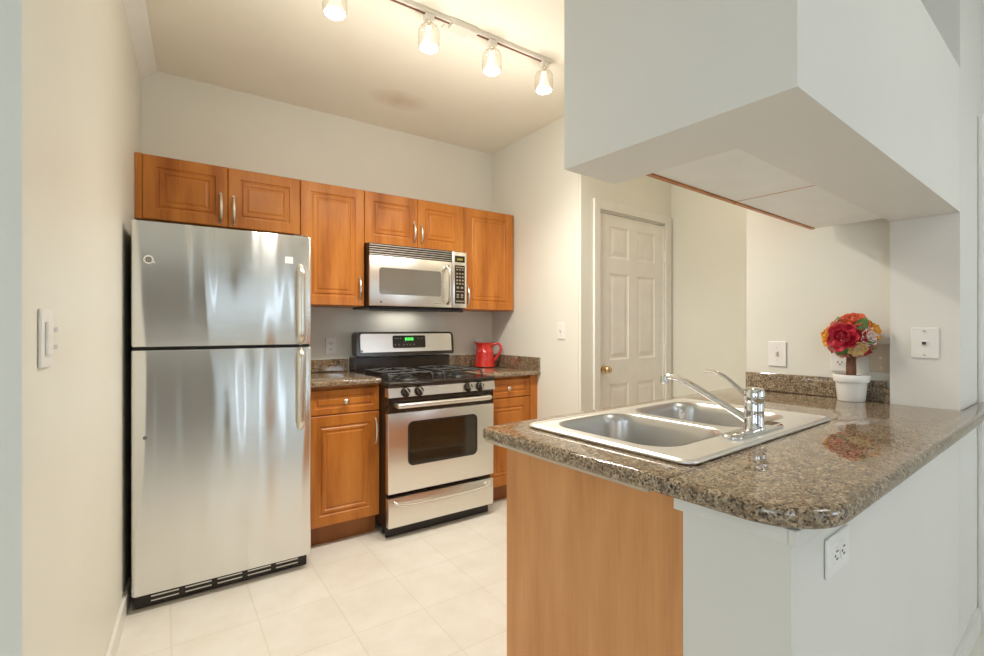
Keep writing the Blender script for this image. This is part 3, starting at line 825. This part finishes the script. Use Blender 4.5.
# ------------------------------------------------------------------ wall plates
def plate(name, label, cat, base, kind, fr='A', rot=0.0, w=.072, h=.117, mat='plastic', group=None, sideways=False):
    t = thing(name, label, cat, base, fr, group, rot=rot)
    b = new(); box(b, -w/2, w/2, -.007, -.0006, -h/2, h/2, .0025); obj('plate', b, M[mat], t)
    if sideways: t.rotation_euler = (0, R(90), FR[fr]+rot)
    if kind == 'outlet':
        for s in (-1, 1):
            so = obj('socket', rr_panel(-.017, .017, s*.020-.014, s*.020+.014, -.009, -.007, .009), M[mat], t)
            b = new(); box(b, -.009, -.006, -.0095, -.0088, s*.020-.004, s*.020+.007); box(b, .006, .009, -.0095, -.0088, s*.020-.004, s*.020+.007)
            cyl(b, (0, -.0088, s*.020-.008), (0, -.0095, s*.020-.008), .003, n=10); obj('slots', b, M['slot'], so)
        b = new(); cyl(b, (0, -.0068, 0), (0, -.0085, 0), .0035, n=10); obj('screw', b, M['nickel'], t)
    if kind == 'switch':
        b = new(); box(b, -.006, .006, -.0085, -.007, -.013, .013); obj('switch_slot', b, M['almond'], t)
        b = new(); box(b, -.0045, .0045, -.0045, .0045, -.008, .008, .0015); b.transform(Matrix.Translation((0, -.0125, .004)) @ Matrix.Rotation(R(25), 4, 'X')); obj('toggle', b, M[mat], t)
        for s in (-1, 1):
            b = new(); cyl(b, (0, -.0068, s*.030), (0, -.0085, s*.030), .003, n=10); obj('screw', b, M['nickel'], t)
    if kind == 'dimmer':
        b = new(); box(b, -.020, .020, -.013, -.0068, -.036, .036, .002); obj('rocker', b, M[mat], t)
        for z in (-.020, .018):
            b = new(); box(b, .022, .034, -.020, -.0068, z-.006, z+.006, .002); obj('slider', b, M[mat], t)
    if kind == 'phone':
        b = new(); box(b, -.009, .009, -.014, -.007, -.009, .009, .002); j = obj('jack', b, M['plastic'], t)
        b = new(); box(b, -.006, .006, -.0146, -.0139, -.006, .005); obj('jack_hole', b, M['slot'], j)
        for s in (-1, 1):
            b = new(); cyl(b, (0, -.0068, s*.046), (0, -.009, s*.046), .0045, n=12); obj('peg', b, M['nickel'], t)
    if kind == 'coax':
        b = new(); cyl(b, (0, -.0068, 0), (0, -.018, 0), .005, n=12); obj('connector', b, M['nickel'], t)
        for s in (-1, 1):
            b = new(); cyl(b, (0, -.0068, s*.041), (0, -.0085, s*.041), .003, n=10); obj('screw', b, M['nickel'], t)
    return t
plate('wall_outlet', 'white duplex outlet on the back wall between refrigerator and stove', 'outlet', (.957, WB, 1.124), 'outlet')
plate('wall_outlet', 'white duplex outlet on the back wall behind the red pitcher', 'outlet', (2.185, WB, 1.105), 'outlet')
plate('light_switch', 'white light switch on the wall between stove corner and white door', 'switch', (WR, 2.510, 1.230), 'switch', rot=R(-90))
plate('dimmer_switch', 'white dimmer switch on the left wall beside the refrigerator', 'switch', (LW(1.392), 1.392, 1.228), 'dimmer', rot=R(90)-math.atan(.0539), w=.088, h=.125)
plate('light_switch', 'white toggle switch on the cream wall left of the flower pot', 'switch', (2.51, .985, 1.125), 'switch', 'B', R(-90), h=.120, w=.080)
plate('wall_outlet', 'white duplex outlet on the cream wall hidden behind the flower pot', 'outlet', (2.51, .728, 1.118), 'outlet', 'B', R(-90))
plate('cable_jack', 'beige cable wall plate beside the column right of the flower pot', 'wall plate', (2.51, .585, 1.125), 'coax', 'B', R(-90), w=.076, h=.120, mat='almond')
plate('phone_jack', 'white phone jack plate on the wall column above the granite', 'wall plate', (2.455, .438, 1.192), 'phone', 'B', R(-90), w=.082, h=.118)
plate('wall_outlet', 'white sideways duplex outlet on the low white wall below the granite overhang', 'outlet', (1.140, .34, .800), 'outlet', 'B', 0.0, w=.078, h=.125, sideways=True)

# ------------------------------------------------------------------ track lighting
TY = 2.015
tr = thing('track_rail', 'white ceiling track rail carrying four spotlights', 'track light', (1.0, TY, HC))
b = new(); box(b, -.25, 1.775, TY-.017, TY+.017, HC-.022, HC-.0005, .002); rail = obj('rail', b, M['lampwhite'], tr)
b = new(); box(b, -.24, 1.135, TY-.006, TY+.006, HC-.0232, HC-.0218); box(b, 1.29, 1.765, TY-.006, TY+.006, HC-.0232, HC-.0218); obj('slot', b, M['bark'], rail)
b = new(); box(b, 1.14, 1.285, TY-.024, TY+.024, HC-.034, HC-.0005, .003); obj('feed_box', b, M['lampwhite'], tr)
b = new(); box(b, 1.13, 1.27, TY-.022, TY+.075, HC-.010, HC-.0004, .002); obj('canopy_plate', b, M['lampwhite'], tr)
def track_lamp(x, label, aim=0):
    t = thing('track_lamp', label, 'spotlight', (x, TY, HC-.035), 'A', 'spotlights on the ceiling track', rot=0.0)
    b = new(); box(b, -.022, .022, -.017, .017, -.017, .0115, .003); obj('adapter', b, M['lampwhite'], t)
    b = new(); tube(b, smooth_path([(0, 0, -.016), (.008, 0, -.026), (-.004, 0, -.034), (0, 0, -.042)], 4), .004, 8); obj('hook', b, M['brass'], t)
    b = new(); lathe(b, [(.012, -.038), (.030, -.040), (.044, -.048), (.050, -.062), (.051, -.09), (.050, -.135), (.049, -.140), (.049, -.135), (.050, -.09), (.049, -.062), (.043, -.049), (.029, -.0415), (.012, -.0395)], n=28)
    obj('glass_shade', b, M['glassshade'], t, smooth=60)
    b = new(); lathe(b, [(.0, -.040), (.014, -.042), (.016, -.070), (.020, -.078), (.026, -.105), (.040, -.134), (.043, -.140), (.0425, -.143)], n=28)
    bu = obj('bulb_housing', b, M['bulbglass'], t, smooth=60)
    b = new(); lathe(b, [(.042, -.142), (.038, -.147), (.02, -.151), (0, -.152)], n=28); obj('lens', b, M['bulb'], bu, smooth=60)
    l = bpy.data.lights.new('spot', 'SPOT'); l.energy = SPOT_W; l.color = (1.0, .95, .85); l.spot_size = R(146); l.spot_blend = 1.0; l.shadow_soft_size = .04
    lo = bpy.data.objects.new('spot', l); COL.objects.link(lo); lo.parent = t; lo.location = (0, 0, -.185); lo.rotation_euler = (0, -R(aim), 0)
    l = bpy.data.lights.new('glow_fill', 'POINT'); l.energy = GLOW_FILL_W; l.color = (1.0, .95, .85); l.shadow_soft_size = .05  # extra fill light added in mid-air below the lamp, lifts ceiling and walls
    lo = bpy.data.objects.new('glow_fill', l); COL.objects.link(lo); lo.parent = t; lo.location = (0, 0, -.42)
SPOT_W = 31
GLOW_FILL_W = 3.2
for x, lb in ((.589, 'leftmost glass spotlight on the ceiling track, cut by the picture top'), (1.025, 'glass spotlight just left of the track feed box'),
              (1.383, 'glass spotlight just right of the track feed box'), (1.732, 'glass spotlight at the right end of the ceiling track')):
    track_lamp(x, lb, 30 if x < .7 else 0)

# ------------------------------------------------------------------ cabinets hanging behind the soffit (frame B)
def hanging_cabinet(x0, x1, label, strip=False):
    t = thing('hanging_cabinet', label, 'cabinet', ((x0+x1)/2, .68, 1.69), 'B', 'cabinets hung behind the soffit')
    if strip: b = new(); box(b, x1+.0002, x1+.0055, .5465, .80, 1.6895, 1.72); obj('edge_strip', b, M['wood'], t)
    b = new(); box(b, x0, x1, .5465, .795, 1.690, 2.212); obj('carcass', b, M['white_board'], t)
    mid = (x0+x1)/2
    for a, e in ((x0+.001, mid-.001), (mid+.001, x1-.001)):
        b = cab_door(new(), -e, -a, 1.686, 2.211, -.816)
        b.transform(Matrix.Rotation(PI, 4, 'Z'))
        obj('door', b, M['wood'], t)
hanging_cabinet(1.1665, 1.687, 'hanging cabinet with white underside behind the left part of the soffit', True)
hanging_cabinet(1.693, 2.42, 'hanging cabinet with white underside beside the wall column')

# ------------------------------------------------------------------ peninsula
pc = thing('peninsula_cabinet', 'sink base cabinet with plain wood end panel under the granite peninsula', 'cabinet', (1.7, .86, 0), 'B')
b = new(); box(b, .924, .944, .5445, 1.122, .0005, .9035, .001); obj('end_panel', b, M['woodside'], pc)
b = new(); box(b, .9445, 2.50, .5465, .558, .10, .9035); box(b, 2.485, 2.50, .5585, 1.10, .10, .9035); box(b, .9445, 2.4845, .5585, 1.10, .10, .118); obj('carcass', b, M['white_board'], pc)
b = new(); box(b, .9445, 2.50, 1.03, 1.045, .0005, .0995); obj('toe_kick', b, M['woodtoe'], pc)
for i in range(3):
    a = .948+i*.517; e = a+.512
    b = cab_door(new(), -e, -a, .125, .895, -1.121); b.transform(Matrix.Rotation(PI, 4, 'Z')); dd = obj('door', b, M['wood'], pc)
    b = pull(-(a+.03 if i else e-.03), -1.121, .68, .78); b.transform(Matrix.Rotation(PI, 4, 'Z')); obj('handle', b, M['nickel'], dd)

PT = .945
ct = thing('countertop', 'long speckled granite peninsula countertop holding sink and flower pot', 'countertop', (1.6, .7, .905), 'B', 'speckled granite countertops')
SX0, SX1, SY0, SY1 = .984, 1.868, .560, 1.108
arc = lambda cx, cy, r, a0, a1, n=10: [(cx+r*math.cos(R(a0+(a1-a0)*k/n)), cy+r*math.sin(R(a0+(a1-a0)*k/n))) for k in range(n+1)]
outer = arc(.870+.13, .275+.13, .13, 180, 270) + [(2.832, .275), (2.832, .3215), (2.80, .338), (2.4535, .338), (2.4535, .5455), (2.5085, .5455), (2.5085, 1.132), (2.5085, 1.19)] + arc(.870+.03, 1.19-.03, .03, 90, 180, 5)
hole = rrect(SX0+.02, SX1-.02, SY0+.02, SY1-.02, .04)
obj('slab', filled(outer, [hole], .9075, PT, .013, 4), M['granite'], ct, smooth=40)
b = new(); box(b, 2.489, 2.5092, .5668, 1.126, PT+.0003, 1.030, .002); obj('backsplash', b, M['granite'], ct)
b = new(); box(b, 2.452, 2.5092, .5463, .5663, PT+.0003, 1.005, .002); obj('side_splash', b, M['granite'], ct)
b = new(); box(b, .872, 1.27, .5475, .5495, PT-.003, PT+.0004); obj('seam', b, M['soil'], ct)
b = new(); box(b, .882, .9235, .60, 1.175, .9005, .9072); obj('underlay', b, M['almond'], ct)

# double bowl sink
sk = thing('kitchen_sink', 'double bowl stainless steel sink set into the granite', 'sink', ((SX0+SX1)/2, (SY0+SY1)/2, PT), 'B')
bl = [(1.046, 1.386, .662, 1.066), (1.436, 1.796, .662, 1.066)]
RR = .085
rz0, rz1 = PT+.0006, PT+.0085
b = filled(rrect(SX0, SX1, SY0, SY1, .035), [rrect(*q, RR, 8) for q in bl], rz0, rz1, .0035, 3)
obj('rim', b, M['sink'], sk, smooth=40)
b = new()
o1 = rrect(SX0+.001, SX1-.001, SY0+.001, SY1-.001, .035); o2 = rrect(SX0+.020, SX1-.020, SY0+.020, SY1-.020, .025)
L = []
for k, z in ((.004, rz1-.001), (.008, rz1+.003), (.014, rz1+.003), (.020, rz1-.001)):
    L.append([Vector((p[0], p[1], z)) for p in rrect(SX0+k, SX1-k, SY0+k, SY1-k, .034-k*.4)])
rings(b, L, True); obj('raised_edge', b, M['sink'], sk, smooth=60)
for (x0, x1, y0, y1) in bl:
    b = new(); L = []
    for ins, dz, rr in ((-.002, rz1+.0004, RR), (.002, rz1-.003, RR), (.006, PT-.02, RR-.004), (.016, PT-.12, RR-.01), (.026, PT-.158, RR-.012), (.050, PT-.172, RR-.03), (.12, PT-.176, .03)):
        L.append([Vector((p[0], p[1], dz)) for p in rrect(x0+ins, x1-ins, y0+ins, y1-ins, max(.01, rr), 8)])
    rings(b, L, True, False, True)
    bo = obj('bowl', b, M['bowl'], sk, smooth=50)
    b = new(); lathe(b, [(.044, PT-.1752), (.042, PT-.1725), (.030, PT-.173), (.028, PT-.1755), (0, PT-.1755)], (x0+x1)/2, (y0+y1)/2, 24); obj('drain', b, M['chrome'], bo, smooth=50)

# faucet
fc = thing('faucet', 'chrome single lever faucet standing on the sink deck', 'faucet', (1.428, .622, PT+.009), 'B')
z0 = PT+.0092
fx, fy = 1.428, .622
b = new()
L = [[Vector((p[0], p[1], z)) for p in rrect(fx-.150+k, fx+.150-k, fy-.028+k, fy+.028-k, .027-k*.9, 8)] for k, z in ((0, z0), (0, z0+.006), (.006, z0+.011))]
rings(b, L, True, True, True); obj('deck_plate', b, M['chrome'], fc, smooth=40)
b = new(); lathe(b, [(.029, z0+.010), (.028, z0+.016), (.0255, z0+.020), (.0255, z0+.060), (.026, z0+.062), (.0255, z0+.064), (.0255, z0+.084)], fx, fy, 28, cap1=True, cap0=True)
obj('body', b, M['chrome'], fc, smooth=40)
b = new(); lathe(b, [(.0255, z0+.0845), (.028, z0+.088), (.028, z0+.112), (.0245, z0+.122), (.015, z0+.126), (0, z0+.127)], fx, fy, 28); cap = obj('lever_cap', b, M['chrome'], fc, smooth=40)
b = new(); pts = smooth_path([(fx, fy+.018, z0+.098), (fx+.002, fy+.050, z0+.124), (fx+.003, fy+.085, z0+.150), (fx+.003, fy+.108, z0+.160), (fx+.003, fy+.145, z0+.163)], 5)
tube(b, pts, [.010 - .0025*i/(len(pts)-1) for i in range(len(pts))], 12, sx=1.25, sy=.6); obj('lever', b, M['chrome'], cap, smooth=50)
b = new(); pts = smooth_path([(fx, fy+.015, z0+.028), (fx, fy+.06, z0+.052), (fx, fy+.15, z0+.096), (fx, fy+.21, z0+.124), (fx, fy+.24, z0+.134), (fx, fy+.270, z0+.136), (fx, fy+.288, z0+.131)], 5)
tube(b, pts, [.0115 - .002*i/(len(pts)-1) for i in range(len(pts))], 14); sp = obj('spout', b, M['chrome'], fc, smooth=50)
b = new(); cyl(b, (fx, fy+.284, z0+.139), (fx, fy+.286, z0+.113), .0125, n=18, bev=.002); obj('aerator', b, M['chrome'], sp, smooth=40)

# ------------------------------------------------------------------ flower topiary
TX, TYY = 2.421, .665
tp = thing('flower_topiary', 'white pot with a ball of red, orange and yellow fabric flowers on the granite', 'potted flowers', (TX, TYY, PT+.0005), 'B', rot=-R(74.6))
b = new(); lathe(b, [(0, 0), (.046, 0), (.048, .003), (.055, .078), (.061, .079), (.063, .083), (.064, .106), (.062, .110), (.057, .110), (.055, .100), (0, .099)], n=36); obj('pot', b, M['potwhite'], tp, smooth=35)
b = new(); lathe(b, [(.0545, .1005), (.045, .105), (.02, .107), (0, .107)], n=20); obj('soil', b, M['soil'], tp, smooth=60)
b = new()
for (ox, oy) in ((-.008, 0), (.008, .003), (0, -.007)): tube(b, smooth_path([(ox, oy, .098), (ox*1.2, oy, .13), (ox*.8, oy*1.2, .215)], 3), .009, 10)
obj('stem', b, M['bark'], tp, smooth=50)
BC = Vector((0, 0, .262)); BR_ = .066
b = new(); bmesh.ops.create_icosphere(b, subdivisions=3, radius=BR_); b.transform(Matrix.Translation(BC)); obj('core_ball', b, M['moss'], tp, smooth=180)

def petal(bm, m, L, Wd, curl, cup, nu=5, nv=6):
    g = []
    for i in range(nv+1):
        v = i/nv; w = Wd*math.sin(PI*min(.95, .10+.72*v))**.6
        row = []
        for j in range(nu+1):
            u = 2*j/nu-1
            r = L*v
            z = curl*L*(v**1.6) + cup*Wd*(u*u)
            row.append(bm.verts.new(m @ Vector((r*(1-.30*u*u*v), u*w, z))))
        g.append(row)
    for i in range(nv):
        for j in range(nu): bm.faces.new((g[i][j], g[i][j+1], g[i+1][j+1], g[i+1][j]))
def flower(direction, size, mat, center, layers=3, seed=0, dist=1.0, cmat=None):
    rnd = random.Random(seed)
    d = Vector(direction).normalized()
    base = Matrix.Translation(BC + d*BR_*dist) @ d.to_track_quat('Z', 'Y').to_matrix().to_4x4()
    b = new()
    for k in range(layers):
        n = 7-k
        tilt = R(6 + 24*k); ln = size*(1-.22*k)
        for i in range(n):
            a = 2*PI*(i+.5*k+rnd.uniform(-.15, .15))/n
            m = base @ Matrix.Rotation(a, 4, 'Z') @ Matrix.Translation((size*.08, 0, .004*k)) @ Matrix.Rotation(-tilt-R(rnd.uniform(0, 12)), 4, 'Y')
            petal(b, m, ln*rnd.uniform(.9, 1.08), ln*.52, .22+.1*k, .30)
    f = obj('flower', b, M['petal_'+mat], tp, smooth=60)
    sm = f.modifiers.new('thick', 'SOLIDIFY'); sm.thickness = .0012
    if center:
        b = new()
        for i in range(26):
            a = rnd.uniform(0, 2*PI); q = math.sqrt(rnd.random())*size*.34
            p = base @ Vector((q*math.cos(a), q*math.sin(a), size*.30)); p0 = base @ Vector((q*.4*math.cos(a), q*.4*math.sin(a), .0))
            tube(b, [p0, p], .0012, 5); 
            s = new(); bmesh.ops.create_icosphere(s, subdivisions=1, radius=.0036); s.transform(Matrix.Translation(p)); join(b, s)
        obj('stamens', b, M['petal_'+(cmat or center)], f, smooth=60)
    return f
# local axes: x to the right in the picture, -y towards the viewer
flower((-.30, -.93, .10), 0.062, 'crimson', 'white', 3, 1, 1.04)
flower((.30, -.95, .08), 0.034, 'red', None, 3, 21, 1.0)
flower((-.75, -.60, .45), 0.036, 'orange', None, 3, 22, 1.0)
flower((.50, -.55, .62), 0.036, 'orange', 'pink', 3, 23, 1.0)
flower((-.75, -.62, -.30), 0.034, 'pink', None, 2, 24, 1.0)
flower((.10, -.52, .85), 0.053, 'orange', 'pink', 3, 2, 1.03)
flower((-.93, -.35, .08), 0.047, 'yellow', 'yellow', 3, 3)
flower((.88, -.25, .40), 0.045, 'yellow', 'cream', 3, 4)
flower((.70, -.70, .10), 0.040, 'white', 'pink', 3, 5)
flower((.28, -.80, -.52), 0.038, 'cream', 'white', 2, 6)
flower((-.45, -.55, -.72), 0.034, 'pink', 'pink', 2, 7)
flower((.62, -.40, -.70), 0.031, 'red', 'pink', 2, 8)
flower((.60, -.10, .80), 0.034, 'red', None, 3, 9)
flower((-.62, -.25, .75), 0.038, 'pink', 'pink', 2, 10)
flower((-.30, .60, .70), 0.047, 'yellow', 'cream', 3, 11)
flower((.35, .85, .10), 0.050, 'crimson', 'white', 3, 12)
flower((-.55, .80, -.05), 0.047, 'orange', 'pink', 3, 13)
flower((.10, .60, -.75), 0.039, 'pink', 'pink', 2, 14)
flower((.92, -.25, -.32), 0.029, 'pink', 'pink', 2, 15)
flower((-.80, .1, -.58), 0.034, 'pink', None, 2, 16)
flower((.80, .55, .2), 0.041, 'orange', None, 3, 17)
def leaf(direction, spin, size, dist=1.18):
    d = Vector(direction).normalized()
    base = Matrix.Translation(BC + d*BR_*dist) @ d.to_track_quat('Z', 'Y').to_matrix().to_4x4() @ Matrix.Rotation(R(spin), 4, 'Z') @ Matrix.Rotation(R(-14), 4, 'Y')
    b = new(); petal(b, base, size, size*.40, .10, -.18, 6, 8)
    o = obj('leaf', b, M['leaf'], tp, smooth=60)
    sm = o.modifiers.new('thick', 'SOLIDIFY'); sm.thickness = .001
leaf((.26, -.82, .38), 60, .055, 1.30)
leaf((-.08, -.80, -.50), 200, .045, 1.30)
leaf((-.42, -.50, .62), 120, .040, 1.25)
leaf((.52, -.75, -.22), 20, .036, 1.25)
leaf((.75, -.2, .72), 0, .034, 1.2)
leaf((.80, -.42, -.35), -20, .030, 1.2)
